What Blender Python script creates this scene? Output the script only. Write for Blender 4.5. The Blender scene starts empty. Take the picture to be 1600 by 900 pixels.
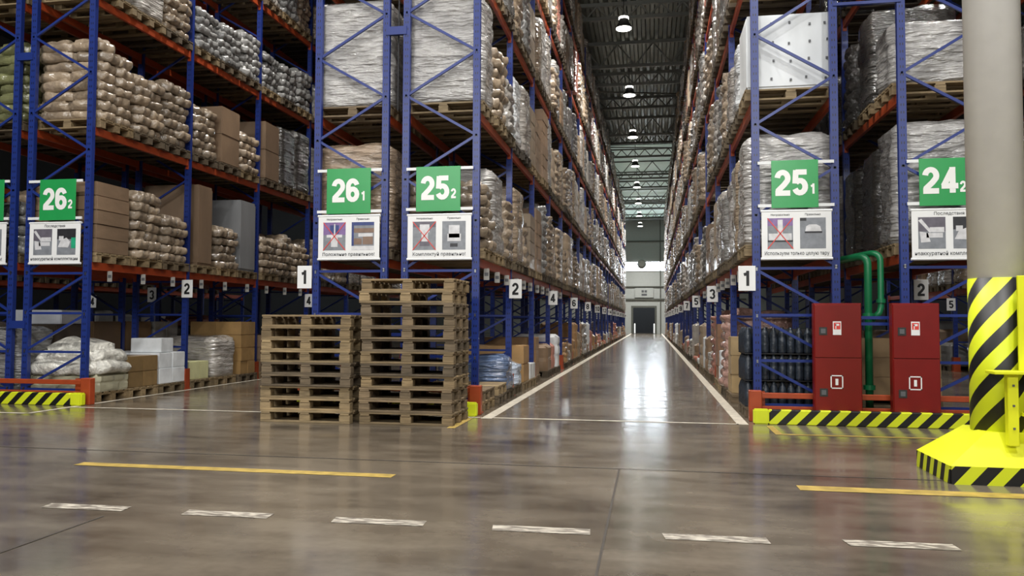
import bpy, bmesh, math, random
from mathutils import Vector, Matrix, noise as mnoise
random.seed(7)
SC = bpy.context.scene
COL = SC.collection
PI = math.pi

# ------------------------------------------------------------------ camera
F, YAW, PITCH, ROLL, CAMH = 1240.26, .1736, .0421, .0043, 1.2818
def camera():
    cy, sy, cp, sp = math.cos(YAW), math.sin(YAW), math.cos(PITCH), math.sin(PITCH)
    fwd = Vector((-sy*cp, cy*cp, sp)); right = Vector((cy, sy, 0)); down = -right.cross(fwd)
    cr, sr = math.cos(ROLL), math.sin(ROLL)
    r2 = right*cr - down*sr; d2 = down*cr + right*sr
    cd = bpy.data.cameras.new('camera'); cam = bpy.data.objects.new('camera', cd); COL.objects.link(cam)
    cd.sensor_width = 36; cd.lens = F*36/1600; cd.clip_end = 300
    m = Matrix((r2, -d2, -fwd)).transposed().to_4x4(); m.translation = (0, 0, CAMH)
    cam.matrix_world = m; SC.camera = cam
camera()

# ------------------------------------------------------------------ light and exposure
SC.view_settings.view_transform = 'Standard'; SC.view_settings.look = 'None'
SC.view_settings.gamma = 1; SC.view_settings.use_curve_mapping = False
SC.view_settings.exposure = 0.0
W = bpy.data.worlds.new('world'); SC.world = W; W.use_nodes = True
W.node_tree.nodes['Background'].inputs[0].default_value = (.86, .9, 1, 1)
W.node_tree.nodes['Background'].inputs[1].default_value = .012
def disk_light(x, y, z, watts, size=.5, color=(1, .96, .9), spread=125):
    l = bpy.data.lights.new('highbay_or_fill_light', 'AREA'); l.shape = 'DISK'; l.size = size; l.energy = watts
    l.color = color; l.spread = math.radians(spread)
    o = bpy.data.objects.new('highbay_or_fill_light', l); COL.objects.link(o); o.location = (x, y, z)
LAMP_X = -.88
LAMP_Y = [10.6 + 8*k for k in range(10)]
for k, y in enumerate(LAMP_Y): disk_light(LAMP_X, y, 11.05, 360 if y < 70 else 900)
for x in (-6.7, 6.2):
    for y in (14.6, 26.6, 42.6): disk_light(x, y, 11.05, 250)
for x in (-10.5, -5.5, -.5, 4.5):
    disk_light(x, 4.6, 11.0, 410, .6, (1, .98, .95), 170)
disk_light(3.6, .6, 11.0, 480, .6, (1, .985, .96), 170)  # added fill light, not a known lamp; brightens the column front
wl = bpy.data.lights.new('window_light', 'AREA'); wl.shape = 'RECTANGLE'; wl.size = 26; wl.size_y = 2.2; wl.energy = 3500; wl.color = (1, .985, .96)
wo = bpy.data.objects.new('window_light', wl); COL.objects.link(wo); wo.location = (-2, -16, 9.5); wo.rotation_euler = (PI/2 - .15, 0, 0)

# ------------------------------------------------------------------ materials
def s2l(c): return tuple((v/255/12.92 if v/255 <= .04045 else ((v/255+.055)/1.055)**2.4) for v in c)
MATS = {}
def new_mat(name):
    m = bpy.data.materials.new(name); m.use_nodes = True; MATS[name] = m
    nt = m.node_tree; return m, nt, nt.nodes['Principled BSDF']
def simple(name, rgb, rough=.5, metal=0, spec=.5, var=.08, scale=6, bump=0, coat=0, emit=0, objcol=False, stretch=(1, 1, 1), coords='Object'):
    m, nt, b = new_mat(name); N, L = nt.nodes, nt.links
    b.inputs['Roughness'].default_value = rough; b.inputs['Metallic'].default_value = metal
    b.inputs['Specular IOR Level'].default_value = spec
    b.inputs['Coat Weight'].default_value = coat; b.inputs['Coat Roughness'].default_value = .12
    tc = N.new('ShaderNodeTexCoord'); mp = N.new('ShaderNodeMapping'); mp.inputs['Scale'].default_value = stretch
    oi = N.new('ShaderNodeObjectInfo'); add = N.new('ShaderNodeVectorMath'); add.operation = 'ADD'
    sc = N.new('ShaderNodeMath'); sc.operation = 'MULTIPLY'; sc.inputs[1].default_value = 37.0
    L.new(oi.outputs['Random'], sc.inputs[0]); L.new(tc.outputs[coords], mp.inputs[0])
    L.new(mp.outputs[0], add.inputs[0]); L.new(sc.outputs[0], add.inputs[1])
    nz = N.new('ShaderNodeTexNoise'); nz.inputs['Scale'].default_value = scale; nz.inputs['Detail'].default_value = 4
    L.new(add.outputs[0], nz.inputs['Vector'])
    mr = N.new('ShaderNodeMapRange'); mr.inputs[3].default_value = 1-var; mr.inputs[4].default_value = 1+var
    mr.inputs[1].default_value = .3; mr.inputs[2].default_value = .7; L.new(nz.outputs[0], mr.inputs[0])
    mul = N.new('ShaderNodeVectorMath'); mul.operation = 'SCALE'; L.new(mr.outputs[0], mul.inputs['Scale'])
    if objcol: L.new(oi.outputs['Color'], mul.inputs[0])
    else: mul.inputs[0].default_value = s2l(rgb)
    L.new(mul.outputs[0], b.inputs['Base Color'])
    if bump:
        bp = N.new('ShaderNodeBump'); bp.inputs['Strength'].default_value = 1; bp.inputs['Distance'].default_value = bump
        L.new(nz.outputs[0], bp.inputs['Height']); L.new(bp.outputs[0], b.inputs['Normal'])
        if coat: L.new(bp.outputs[0], b.inputs['Coat Normal'])
    if emit:
        b.inputs['Emission Color'].default_value = (*s2l(rgb), 1); b.inputs['Emission Strength'].default_value = emit
    return m
def stripes(name, ca, cb, vec, period, duty=.5, offset=0, rough=.45, helix=None):
    """two-colour hazard tape; vec = direction weights of object coordinates; helix=(radius, slope) wraps a column"""
    m, nt, b = new_mat(name); N, L = nt.nodes, nt.links
    tc = N.new('ShaderNodeTexCoord'); sp = N.new('ShaderNodeSeparateXYZ'); L.new(tc.outputs['Object'], sp.inputs[0])
    def M(op, a, c):
        n = N.new('ShaderNodeMath'); n.operation = op
        for i, v in enumerate((a, c)):
            if isinstance(v, (int, float)): n.inputs[i].default_value = v
            elif v is not None: L.new(v, n.inputs[i])
        return n.outputs[0]
    if helix:
        ang = M('ARCTAN2', sp.outputs[0], M('MULTIPLY', sp.outputs[1], -1))
        t = M('SUBTRACT', sp.outputs[2], M('MULTIPLY', ang, helix[0]*helix[1]))
    else:
        t = M('ADD', M('ADD', M('MULTIPLY', sp.outputs[0], vec[0]), M('MULTIPLY', sp.outputs[1], vec[1])), M('MULTIPLY', sp.outputs[2], vec[2]))
    fr = M('FRACT', M('ADD', M('DIVIDE', t, period), 50+offset), None)
    g = M('LESS_THAN', fr, duty)
    mx = N.new('ShaderNodeMix'); mx.data_type = 'RGBA'; L.new(g, mx.inputs[0])
    mx.inputs[6].default_value = (*s2l(cb), 1); mx.inputs[7].default_value = (*s2l(ca), 1)
    L.new(mx.outputs[2], b.inputs['Base Color']); b.inputs['Roughness'].default_value = rough
    return m
YEL = (206, 216, 30); BLK = (16, 16, 15)
simple('blue_steel', (29, 48, 116), .33, spec=.5, var=.05)
simple('orange_steel', (156, 64, 30), .4, var=.12)
simple('bolt_steel', (170, 172, 175), .3, metal=1)
simple('wood', (170, 140, 96), .75, objcol=True, var=.3, scale=5, stretch=(1, 6, 6), bump=.004)
simple('wood_plain', (150, 124, 88), .8, var=.3, scale=6, bump=.004)
simple('film_sack', (0, 0, 0), .34, spec=.6, objcol=True, var=.25, scale=8, bump=.07, coat=1)
simple('film_wrap', (0, 0, 0), .26, spec=.8, objcol=True, var=.28, scale=3.2, bump=.09, coat=1, stretch=(1, 1, 5))
simple('carton', (0, 0, 0), .55, objcol=True, var=.12, scale=5, bump=.01, coat=.25)
simple('sack', (0, 0, 0), .36, objcol=True, var=.2, scale=5, bump=.05, coat=1)
simple('white_steel', (224, 226, 226), .4, var=.03)
simple('sign_green', (38, 150, 78), .3, var=.04)
simple('board_white', (232, 233, 232), .35, var=.02)
simple('card_paper', (160, 158, 152), .5, var=.05)
simple('ink_black', (22, 22, 24), .5, var=.02)
simple('ink_grey', (90, 92, 95), .5, var=.02)
simple('ink_white', (236, 236, 232), .4, var=.02)
simple('cross_red', (214, 70, 62), .4, var=.02)
for n, c in dict(photo_floor=(128, 132, 138), photo_wall=(98, 94, 104), photo_box=(206, 206, 208), photo_blue=(52, 66, 120), photo_dark=(46, 46, 50), photo_green=(40, 160, 118), photo_brown=(128, 104, 88), photo_violet=(126, 100, 150)).items(): simple(n, c, .35, var=.15, scale=14)
simple('cabinet_red', (116, 18, 15), .34, var=.06)
simple('pipe_green', (22, 108, 66), .35, var=.1)
simple('column_white', (236, 234, 228), .55, var=.03)
simple('guard_yellow', (226, 230, 26), .5, var=.05, scale=3)
simple('line_white', (196, 188, 172), .5, var=.25, scale=9)
simple('line_yellow', (170, 144, 72), .5, var=.3, scale=9)
simple('joint_dark', (62, 56, 50), .7)
simple('wall_panel', (176, 180, 178), .5, var=.03)
simple('wall_dark', (34, 34, 34), .8)
simple('deck_metal', (104, 108, 100), .38, metal=.6, var=.15, scale=.8)
simple('truss_metal', (92, 94, 88), .5, var=.1)
simple('lamp_body', (44, 44, 42), .5)
simple('lamp_glow', (255, 250, 240), .5, emit=9)
simple('window_glow', (235, 245, 255), .5, emit=28)
simple('skylight_glow', (176, 196, 184), .6, emit=.3)
simple('bottle_pack', (38, 46, 56), .45, var=.3, scale=12, bump=.02, coat=.2)
simple('bollard_white_glow', (245, 248, 250), .4, emit=.4)  # posts are no lamps; the glow stands in for light they catch
stripes('barrier_stripes', YEL, BLK, (1, 0, -1), .235, .52)
stripes('skirt_front_stripes', YEL, BLK, (1, 0, -.9), .24, .5, .1)
stripes('skirt_side_stripes', YEL, BLK, (0, 1, .35), .17, .5)
stripes('column_stripes', YEL, BLK, None, .295, .54, .50, helix=(.215, 1.13))
simple('hazard_yellow', YEL, .45, var=.05)
def slotted():
    m = simple('slotted_steel', (29, 48, 116), .33, var=.05); nt = m.node_tree; N, L = nt.nodes, nt.links; b = N['Principled BSDF']
    tc = N.new('ShaderNodeTexCoord'); sp = N.new('ShaderNodeSeparateXYZ'); L.new(tc.outputs['Object'], sp.inputs[0])
    def M(op, a, c=None):
        n = N.new('ShaderNodeMath'); n.operation = op
        for i, v in enumerate((a, c)):
            if isinstance(v, (int, float)): n.inputs[i].default_value = v
            elif v is not None: L.new(v, n.inputs[i])
        return n.outputs[0]
    row = M('LESS_THAN', M('FRACT', M('DIVIDE', sp.outputs[2], .1)), .32)
    colm = M('LESS_THAN', M('ABSOLUTE', M('SUBTRACT', M('ABSOLUTE', sp.outputs[0]), .016)), .006)
    g = M('MULTIPLY', M('MULTIPLY', row, colm), M('LESS_THAN', sp.outputs[1], -.0345))
    old = b.inputs['Base Color'].links[0].from_socket
    mx = N.new('ShaderNodeMix'); mx.data_type = 'RGBA'; L.new(g, mx.inputs[0]); L.new(old, mx.inputs[6]); mx.inputs[7].default_value = (.004, .005, .01, 1)
    L.new(mx.outputs[2], b.inputs['Base Color'])
slotted()
def worn_white():
    m, nt, b = new_mat('dash_worn'); N, L = nt.nodes, nt.links
    tc = N.new('ShaderNodeTexCoord'); mp = N.new('ShaderNodeMapping'); mp.inputs['Scale'].default_value = (9, 30, 1)
    nz = N.new('ShaderNodeTexNoise'); nz.inputs['Scale'].default_value = 1.0; nz.inputs['Detail'].default_value = 5
    L.new(tc.outputs['Object'], mp.inputs[0]); L.new(mp.outputs[0], nz.inputs[0])
    r = N.new('ShaderNodeValToRGB'); r.color_ramp.elements[0].position = .45; r.color_ramp.elements[1].position = .58
    r.color_ramp.elements[0].color = (*s2l((112, 104, 94)), 1); r.color_ramp.elements[1].color = (*s2l((190, 182, 168)), 1)
    L.new(nz.outputs[0], r.inputs[0]); L.new(r.outputs[0], b.inputs['Base Color']); b.inputs['Roughness'].default_value = .5
worn_white()
def floor_mat():
    m, nt, b = new_mat('polished_concrete'); N, L = nt.nodes, nt.links
    tc = N.new('ShaderNodeTexCoord')
    def nz(scale, det, st=(1, 1, 1)):
        mp = N.new('ShaderNodeMapping'); mp.inputs['Scale'].default_value = st; L.new(tc.outputs['Object'], mp.inputs[0])
        n = N.new('ShaderNodeTexNoise'); n.inputs['Scale'].default_value = scale; n.inputs['Detail'].default_value = det
        L.new(mp.outputs[0], n.inputs[0]); return n.outputs[0]
    a = nz(.55, 6); c = nz(2.2, 8, (.6, 1.6, 1)); d = nz(14, 6)
    mx = N.new('ShaderNodeMath'); mx.operation = 'MULTIPLY_ADD'; L.new(a, mx.inputs[0]); mx.inputs[1].default_value = .6
    m2 = N.new('ShaderNodeMath'); m2.operation = 'MULTIPLY_ADD'; L.new(c, m2.inputs[0]); m2.inputs[1].default_value = .3
    m3 = N.new('ShaderNodeMath'); m3.operation = 'MULTIPLY'; L.new(d, m3.inputs[0]); m3.inputs[1].default_value = .1
    L.new(m3.outputs[0], m2.inputs[2]); L.new(m2.outputs[0], mx.inputs[2])
    r = N.new('ShaderNodeValToRGB'); e = r.color_ramp.elements
    e[0].position = .38; e[1].position = .62; e[0].color = (*s2l((74, 66, 57)), 1); e[1].color = (*s2l((122, 112, 98)), 1)
    L.new(mx.outputs[0], r.inputs[0]); L.new(r.outputs[0], b.inputs['Base Color'])
    rr = N.new('ShaderNodeMapRange'); rr.inputs[1].default_value = .35; rr.inputs[2].default_value = .65
    rr.inputs[3].default_value = .12; rr.inputs[4].default_value = .22; L.new(c, rr.inputs[0]); L.new(rr.outputs[0], b.inputs['Roughness'])
    b.inputs['Specular IOR Level'].default_value = .5
floor_mat()

# ------------------------------------------------------------------ mesh helpers
class MB:
    def __init__(s): s.bm = bmesh.new()
    def box(s, x0, x1, y0, y1, z0, z1, mi=0):
        v = [s.bm.verts.new(p) for p in ((x0,y0,z0),(x1,y0,z0),(x1,y1,z0),(x0,y1,z0),(x0,y0,z1),(x1,y0,z1),(x1,y1,z1),(x0,y1,z1))]
        for f in ((3,2,1,0),(4,5,6,7),(0,1,5,4),(1,2,6,5),(2,3,7,6),(3,0,4,7)):
            s.bm.faces.new([v[i] for i in f]).material_index = mi
        return s
    def bar(s, p, q, w=.04, d=.03):
        p, q = Vector(p), Vector(q); t = (q-p).normalized()
        u = t.cross(Vector((0, 1, 0)))
        if u.length < 1e-3: u = t.cross(Vector((1, 0, 0)))
        u.normalize(); n = t.cross(u).normalized()
        v = [s.bm.verts.new(c + u*a*w/2 + n*b*d/2) for c in (p, q) for a, b in ((-1,-1),(1,-1),(1,1),(-1,1))]
        for f in ((0,1,2,3),(7,6,5,4),(0,4,5,1),(1,5,6,2),(2,6,7,3),(3,7,4,0)): s.bm.faces.new([v[i] for i in f])
        return s
    def lathe(s, prof, n=24, c=(0, 0, 0), caps=True):
        rings = []
        for r, z in prof:
            rings.append([s.bm.verts.new((c[0]+r*math.cos(2*PI*i/n), c[1]+r*math.sin(2*PI*i/n), c[2]+z)) for i in range(n)])
        for a, b in zip(rings, rings[1:]):
            for i in range(n): s.bm.faces.new((a[i], a[(i+1)%n], b[(i+1)%n], b[i]))
        if caps: s.bm.faces.new(rings[0][::-1]); s.bm.faces.new(rings[-1])
        return s
    def tube(s, pts, r, n=12):
        pts = [Vector(p) for p in pts]; rings = []; u = None
        for i, p in enumerate(pts):
            t = (pts[min(i+1, len(pts)-1)] - pts[max(i-1, 0)]).normalized()
            if u is None: u = t.cross(Vector((0, 1, 0))); u = u if u.length > .01 else t.cross(Vector((1, 0, 0)))
            u = (u - t*u.dot(t)).normalized(); w = t.cross(u)
            rings.append([s.bm.verts.new(p + (u*math.cos(2*PI*k/n) + w*math.sin(2*PI*k/n))*r) for k in range(n)])
        for a, b in zip(rings, rings[1:]):
            for i in range(n): s.bm.faces.new((a[i], a[(i+1)%n], b[(i+1)%n], b[i]))
        s.bm.faces.new(rings[0][::-1]); s.bm.faces.new(rings[-1]); return s
    def poly(s, pts, mi=0):
        f = s.bm.faces.new([s.bm.verts.new(p) for p in pts]); f.material_index = mi; return s
    def bevel(s, w=.004, seg=1):
        bmesh.ops.bevel(s.bm, geom=s.bm.edges[:], offset=w, segments=seg, affect='EDGES', clamp_overlap=True); return s
    def mesh(s, name, mats, smooth=False):
        me = bpy.data.meshes.new(name); bmesh.ops.recalc_face_normals(s.bm, faces=s.bm.faces[:])
        s.bm.to_mesh(me); s.bm.free()
        for m in (mats if isinstance(mats, (list, tuple)) else [mats]): me.materials.append(MATS[m])
        if smooth:
            for p in me.polygons: p.use_smooth = True
        return me
    def build(s, name, mats, parent=None, loc=(0, 0, 0), smooth=False, rotz=0):
        return put(name, s.mesh(name, mats, smooth), parent, loc, rotz)
def put(name, me, parent=None, loc=(0, 0, 0), rotz=0, color=None, scale=None):
    o = bpy.data.objects.new(name, me); COL.objects.link(o); o.location = loc
    if rotz: o.rotation_euler = (0, 0, rotz)
    if parent: o.parent = parent
    if color: o.color = (*s2l(color), 1)
    if scale: o.scale = scale
    return o
def tag(o, label, cat, group=None):
    o['label'] = label; o['category'] = cat
    if group: o['group'] = group
    return o
def thing(name, label, cat, loc=(0, 0, 0), rotz=0, group=None):
    o = bpy.data.objects.new(name, None); COL.objects.link(o); o.location = loc; o.rotation_euler = (0, 0, rotz)
    o.empty_display_size = .1
    return tag(o, label, cat, group)
def structure(o): o['kind'] = 'structure'; return o
def text_mesh(txt, h, wscale=1.0, bold=0.0, depth=.002, align='CENTER'):
    """upright lettering in the XZ plane, cap height h, facing -Y"""
    cu = bpy.data.curves.new('lettering', 'FONT'); cu.body = txt; cu.size = h/.70; cu.align_x = align
    cu.offset = bold*h; cu.extrude = depth; cu.space_character = 1 + bold*1.6
    o = bpy.data.objects.new('lettering', cu); COL.objects.link(o)
    me = bpy.data.meshes.new_from_object(o); bpy.data.objects.remove(o); bpy.data.curves.remove(cu)
    me.transform(Matrix.Diagonal((wscale, 1, 1, 1))); me.transform(Matrix.Rotation(PI/2, 4, 'X'))
    return me
def lettering(name, txt, h, mat, parent, loc, **k):
    me = text_mesh(txt, h, **k); me.materials.clear(); me.materials.append(MATS[mat]); return put(name, me, parent, loc)
def arc(cx, cy, rx, ry, a0, a1, n=14): return [(cx+rx*math.cos(math.radians(a0+(a1-a0)*i/n)), cy+ry*math.sin(math.radians(a0+(a1-a0)*i/n))) for i in range(n+1)]
GLYPH = {
 '0': [(arc(.3, .68, .2, .235, 0, 180)+arc(.3, .32, .2, .235, 180, 360), True)],
 '1': [([(.36, 0), (.36, 1)], False), ([(.40, .86), (.30, .80), (.10, .74)], False)],
 '2': [(arc(.3, .68, .2, .235, 175, -25)+[(.36, .42), (.14, .2), (.14, .085)], False), ([(.02, .085), (.59, .085)], False)],
 '3': [(arc(.29, .70, .2, .215, 170, -80), False), (arc(.29, .29, .21, .215, 85, -165), False)],
 '4': [([(.42, 0), (.42, 1)], False), ([(.42, .93), (.10, .27)], False), ([(.02, .27), (.62, .27)], False)],
 '5': [([(.56, .915), (.14, .915)], False), ([(.15, 1), (.12, .46)], False), (arc(.3, .33, .2, .245, 140, -160), False)],
 '6': [(arc(.3, .32, .2, .235, 0, 360)[:-1], True), (arc(.3, .67, .2, .245, 15, 180)+[(.1, .3)], False)],
 '7': [([(.02, .915), (.58, .915)], False), ([(.5, .9), (.36, .5), (.26, 0)], False)],
 '8': [(arc(.3, .715, .18, .2, 0, 360)[:-1], True), (arc(.3, .3, .2, .215, 0, 360)[:-1], True)],
 '9': [(arc(.3, .68, .2, .235, 0, 360)[:-1], True), (arc(.3, .33, .2, .245, 195, 360)+[(.5, .7)], False)]}
def digits_mesh(txt, h, mat, wscale=1.0, stroke=.215, pitch=.66):
    """heavy condensed numerals in the XZ plane facing -Y, centred on x"""
    bm = bmesh.new(); x0 = -(len(txt)*pitch-(pitch-.6))/2
    for n, ch in enumerate(txt):
        for si, (pts, closed) in enumerate(GLYPH[ch]):
            P = [Vector(p) for p in pts]; L = []; N = len(P)
            for i, p in enumerate(P):
                a = P[i-1] if (i or closed) else None; b = P[(i+1) % N] if (i < N-1 or closed) else None
                d1 = (p-a).normalized() if a is not None else None; d2 = (b-p).normalized() if b is not None else None
                d = ((d1+d2) if d1 is not None and d2 is not None else (d1 if d2 is None else d2)).normalized()
                nn = Vector((-d.y, d.x)); c = 1/max(.55, nn.dot(Vector((-(d2 or d1).y, (d2 or d1).x))))
                wd = stroke/2*(c if c < 1.6 else 1.6)
                L.append([bm.verts.new(((x0+n*pitch+q.x)*h*wscale, -.0008*si, q.y*h)) for q in (p+nn*wd, p-nn*wd)])
            for i in range(N if closed else N-1):
                a, b = L[i], L[(i+1) % N]; bm.faces.new((a[0], a[1], b[1], b[0]))
    for f in bm.faces:
        f.normal_update()
        if f.normal.y > 0: f.normal_flip()
    me = bpy.data.meshes.new('number'); bm.to_mesh(me); bm.free(); me.materials.append(MATS[mat]); return me
ONES = 'first second third fourth fifth sixth seventh eighth ninth tenth eleventh twelfth thirteenth fourteenth fifteenth sixteenth seventeenth eighteenth nineteenth'.split()
TENS = {2: 'twenty', 3: 'thirty', 4: 'forty', 5: 'fifty', 6: 'sixty', 7: 'seventy'}
def ordinal(n):
    if n < 20: return ONES[n-1]
    t, u = divmod(n, 10)
    return TENS[t][:-1] + 'ieth' if u == 0 else TENS[t] + '-' + ONES[u-1]

# ------------------------------------------------------------------ the setting
fl = structure(MB().box(-26, 24, -6, 98, -.2, 0).build('floor', 'polished_concrete'))
def strip(name, mat, pts):
    m = MB(); v = [(x, y, .003) for x, y in pts]; m.poly(v); return m.build(name, mat, fl)
def line(name, mat, x0, x1, y0, y1): return strip(name, mat, ((x0, y0), (x1, y0), (x1, y1), (x0, y1)))
line('aisle_line', 'line_white', -2.22, -2.07, 10.3, 88); line('aisle_line', 'line_white', 1.06, 1.2, 10.36, 88)
line('aisle_line', 'line_white', -8.42, -8.34, 9.6, 40)
line('aisle_line', 'line_white', -10.2, -8.42, 9.55, 9.63)
line('cross_line', 'line_white', -8.34, -2.21, 10.37, 10.44); line('cross_line', 'line_white', -2.08, 1.08, 10.37, 10.44)
line('edge_line', 'line_yellow', -2.42, -2.32, 9.3, 10.3)
line('edge_line', 'line_yellow', 1.4, 1.48, 9.6, 10.3); line('edge_line', 'line_yellow', 1.4, 3.4, 9.52, 9.6)
line('edge_line', 'line_yellow', -5.02, -2.1, 6.28, 6.42); line('edge_line', 'line_yellow', 1.12, 5, 6.42, 6.6)
line('edge_line', 'line_yellow', -5, -3.22, 3.42, 3.54)
for k in range(-2, 8):
    x = -4.12 + 1.045*k; y = 4.83 + (max(0, k-4))*.06
    strip('dash_mark', 'dash_worn', ((x+.02, y), (x+.62, y+.01), (x+.61, y+.14), (x, y+.13)))
line('floor_joint', 'joint_dark', -26, 24, 7.03, 7.05); line('floor_joint', 'joint_dark', -.285, -.27, -6, 7.03)
line('floor_joint', 'joint_dark', -3.53, -3.515, -6, 4.7); line('floor_joint', 'joint_dark', -26, 24, 1.0, 1.02)
# roof deck with ribs running along the aisles
m = MB(); prof = []; x = -16.0
while x < 16: prof += [(x, 12.75), (x+.13, 12.75), (x+.17, 12.63), (x+.29, 12.63)]; x += .33
for (xa, za), (xb, zb) in zip(prof, prof[1:]): m.poly(((xa, -6, za), (xb, -6, zb), (xb, 89, zb), (xa, 89, za)))
structure(m.build('ceiling', 'deck_metal'))
structure(MB().box(-26, 24, -6, 89, 12.8, 12.95).build('ceiling_slab', 'wall_dark'))
# far wall, door opening and the bright window band
YB = 88
m = MB(); m.box(-26, -1.95, YB, YB+.2, 0, 6.9); m.box(.4, 24, YB, YB+.2, 0, 6.9); m.box(-1.95, .4, YB, YB+.2, 2.85, 6.9); m.box(-26, 24, YB, YB+.2, 7.85, 12.8)
structure(m.build('wall_back', 'wall_panel'))
w = structure(MB().box(-12, 10, YB+.05, YB+.1, 6.9, 7.85).build('window_1', 'window_glow'))
m = MB(); m.box(-12.1, 10.1, YB-.05, YB+.06, 6.8, 6.9); m.box(-12.1, 10.1, YB-.05, YB+.06, 7.85, 7.95); m.build('window_frame', 'wall_panel', w)
structure(MB().box(-9, 7, 51, 86, 12.58, 12.6).build('window_2', 'skylight_glow'))
structure(MB().box(-12, 10, YB-.14, YB, 10.05, 10.2).build('trim_1', 'truss_metal'))
structure(MB().box(-12, 10, YB-.14, YB, 3.68, 3.84).build('trim_2', 'truss_metal'))
structure(MB().box(-12, 10, YB-.14, YB, 5.1, 5.2).build('trim_5', 'truss_metal'))
m = MB(); m.box(-2.15, -1.95, YB-.06, YB, 0, 3.05); m.box(.4, .6, YB-.06, YB, 0, 3.05); m.box(-1.95, .4, YB-.06, YB, 2.85, 3.05)
structure(m.build('trim_3', 'truss_metal'))
m = MB(); m.box(-3.0, -2.9, YB-.1, YB, 0, 12.6); m.box(.95, 1.05, YB-.1, YB, 0, 12.6)
structure(m.build('trim_4', 'truss_metal'))
structure(MB().box(-6, 5, 97, 97.2, 0, 4).build('wall_room', 'wall_dark'))
structure(MB().box(-26.2, -26, -6, 98, 0, 12.9).build('wall_left', 'wall_dark'))
structure(MB().box(24, 24.2, -6, 98, 0, 12.9).build('wall_right', 'wall_dark'))
t = thing('wall_sign', 'grey notice panel with dark marks above the far doorway', 'sign', (-.75, YB-.16, 3.95))
MB().box(-1.0, 1.0, 0, .02, 0, 1.05).build('panel', 'wall_panel', t)
MB().box(-.28, -.02, -.01, 0, .55, .8).box(.05, .3, -.01, 0, .55, .8).box(-.28, .3, -.01, 0, .2, .42).build('mark', 'ink_grey', t)
m = MB(); m.lathe([(.01, 0), (.5, 0), (.5, .3), (.3, .45), (.01, .45)], 24); o = m.build('wall_fan', 'truss_metal', None, (-1.0, YB-.05, 7.6)); o.rotation_euler = (PI/2, 0, 0)
tag(o, 'dark round fan housing in front of the bright window band', 'fan')
for x, s in ((-1.75, 'left'), (.32, 'right')):
    t = thing('bollard', 'bright white post at the %s edge of the far doorway' % s, 'bollard', (x, 86.9, 0), group='bollards at the far doorway')
    MB().lathe([(.11, 0), (.11, .06)], 12).build('base', 'lamp_body', t); MB().lathe([(.075, .06), (.075, 1.05), (.04, 1.12)], 12).build('post', 'bollard_white_glow', t)
# roof trusses
for k, y in enumerate(range(20, 88, 4), -2):
    if k < 0: continue
    t = thing('roof_truss', '%s dark steel roof truss from the front, above the central aisle' % ordinal(k+1), 'roof truss', (0, y, 0), group='roof trusses')
    main = k % 3 == 1
    zb = 11.55 if main else 12.0
    MB().box(-12, 10, -.06, .06, 12.5, 12.63).build('top_chord', 'truss_metal', t)
    MB().box(-12, 10, -.07, .07, zb, zb+.12).build('bottom_chord', 'truss_metal', t)
    m = MB(); x = -12.0; s = 1; st = (12.5-zb)*.75
    while x < 10: m.bar((x, 0, zb+.1 if s else 12.52), (x+st, 0, 12.52 if s else zb+.1), .05, .05); x += st; s = 1-s
    m.build('web', 'truss_metal', t)
    if k % 3 == 2: MB().bar((-5, 0, 11.95), (4, 3.5, 12.35), .06, .06).build('brace', 'truss_metal', t)
# high bay lamps of the central aisle
def lamp_meshes():
    a = MB().lathe([(.05, .42), (.14, .40), (.16, .3), (.17, .2), (.27, .05), (.28, 0), (.26, 0), (.25, .04)], 28, caps=False).mesh('reflector', 'lamp_body', True)
    b = MB().lathe([(.001, .03), (.25, .03), (.255, -.02), (.001, -.05)], 28).mesh('lens', 'lamp_glow', True)
    c = MB().lathe([(.165, .31), (.172, .32), (.165, .38), (.13, .39)], 28).mesh('upper_lens', 'lamp_glow', True)
    d = MB().lathe([(.015, .4), (.015, 1.5)], 8).mesh('stem', 'lamp_body')
    return (('reflector', a), ('lens', b), ('upper_lens', c), ('stem', d))
LM = lamp_meshes()
for k, y in enumerate(LAMP_Y[2:]):
    t = thing('highbay_lamp', 'glowing high bay lamp, %s from the front, hanging over the central aisle' % ordinal(k+1), 'lamp', (LAMP_X - .03*k, y, 11.16), group='high bay lamps over the aisle')
    for n, me in LM: put(n, me, t)

# ------------------------------------------------------------------ racks
D0 = 10.95; BEAM_Z = [2.12, 4.24, 6.3, 8.33, 10.36]; TOP = 11.6
def post_mesh(h):
    m = MB(); m.box(-.05, .05, -.035, -.028, 0, h); m.box(-.05, -.043, -.028, .035, 0, h); m.box(.043, .05, -.028, .035, 0, h)
    m.box(-.085, .085, -.06, .06, 0, .012)
    return m.mesh('post', 'slotted_steel')
POST = post_mesh(TOP)
POST_LOW = post_mesh(4.6)
GUARD = MB().box(-.075, .075, -.085, -.075, 0, .38).box(-.085, -.075, -.085, .06, 0, .38).box(.075, .085, -.085, .06, 0, .38).box(-.11, .11, -.11, .065, 0, .012).mesh('post_guard', 'orange_steel')
BEAMS = {}
def beam_mesh(L):
    if L not in BEAMS:
        m = MB(); m.box(-.025, .025, .04, L-.04, -.06, .06); m.box(-.032, .032, .038, .046, -.12, .1); m.box(-.032, .032, L-.046, L-.038, -.12, .1)
        BEAMS[L] = m.mesh('load_beam', 'orange_steel')
    return BEAMS[L]
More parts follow.
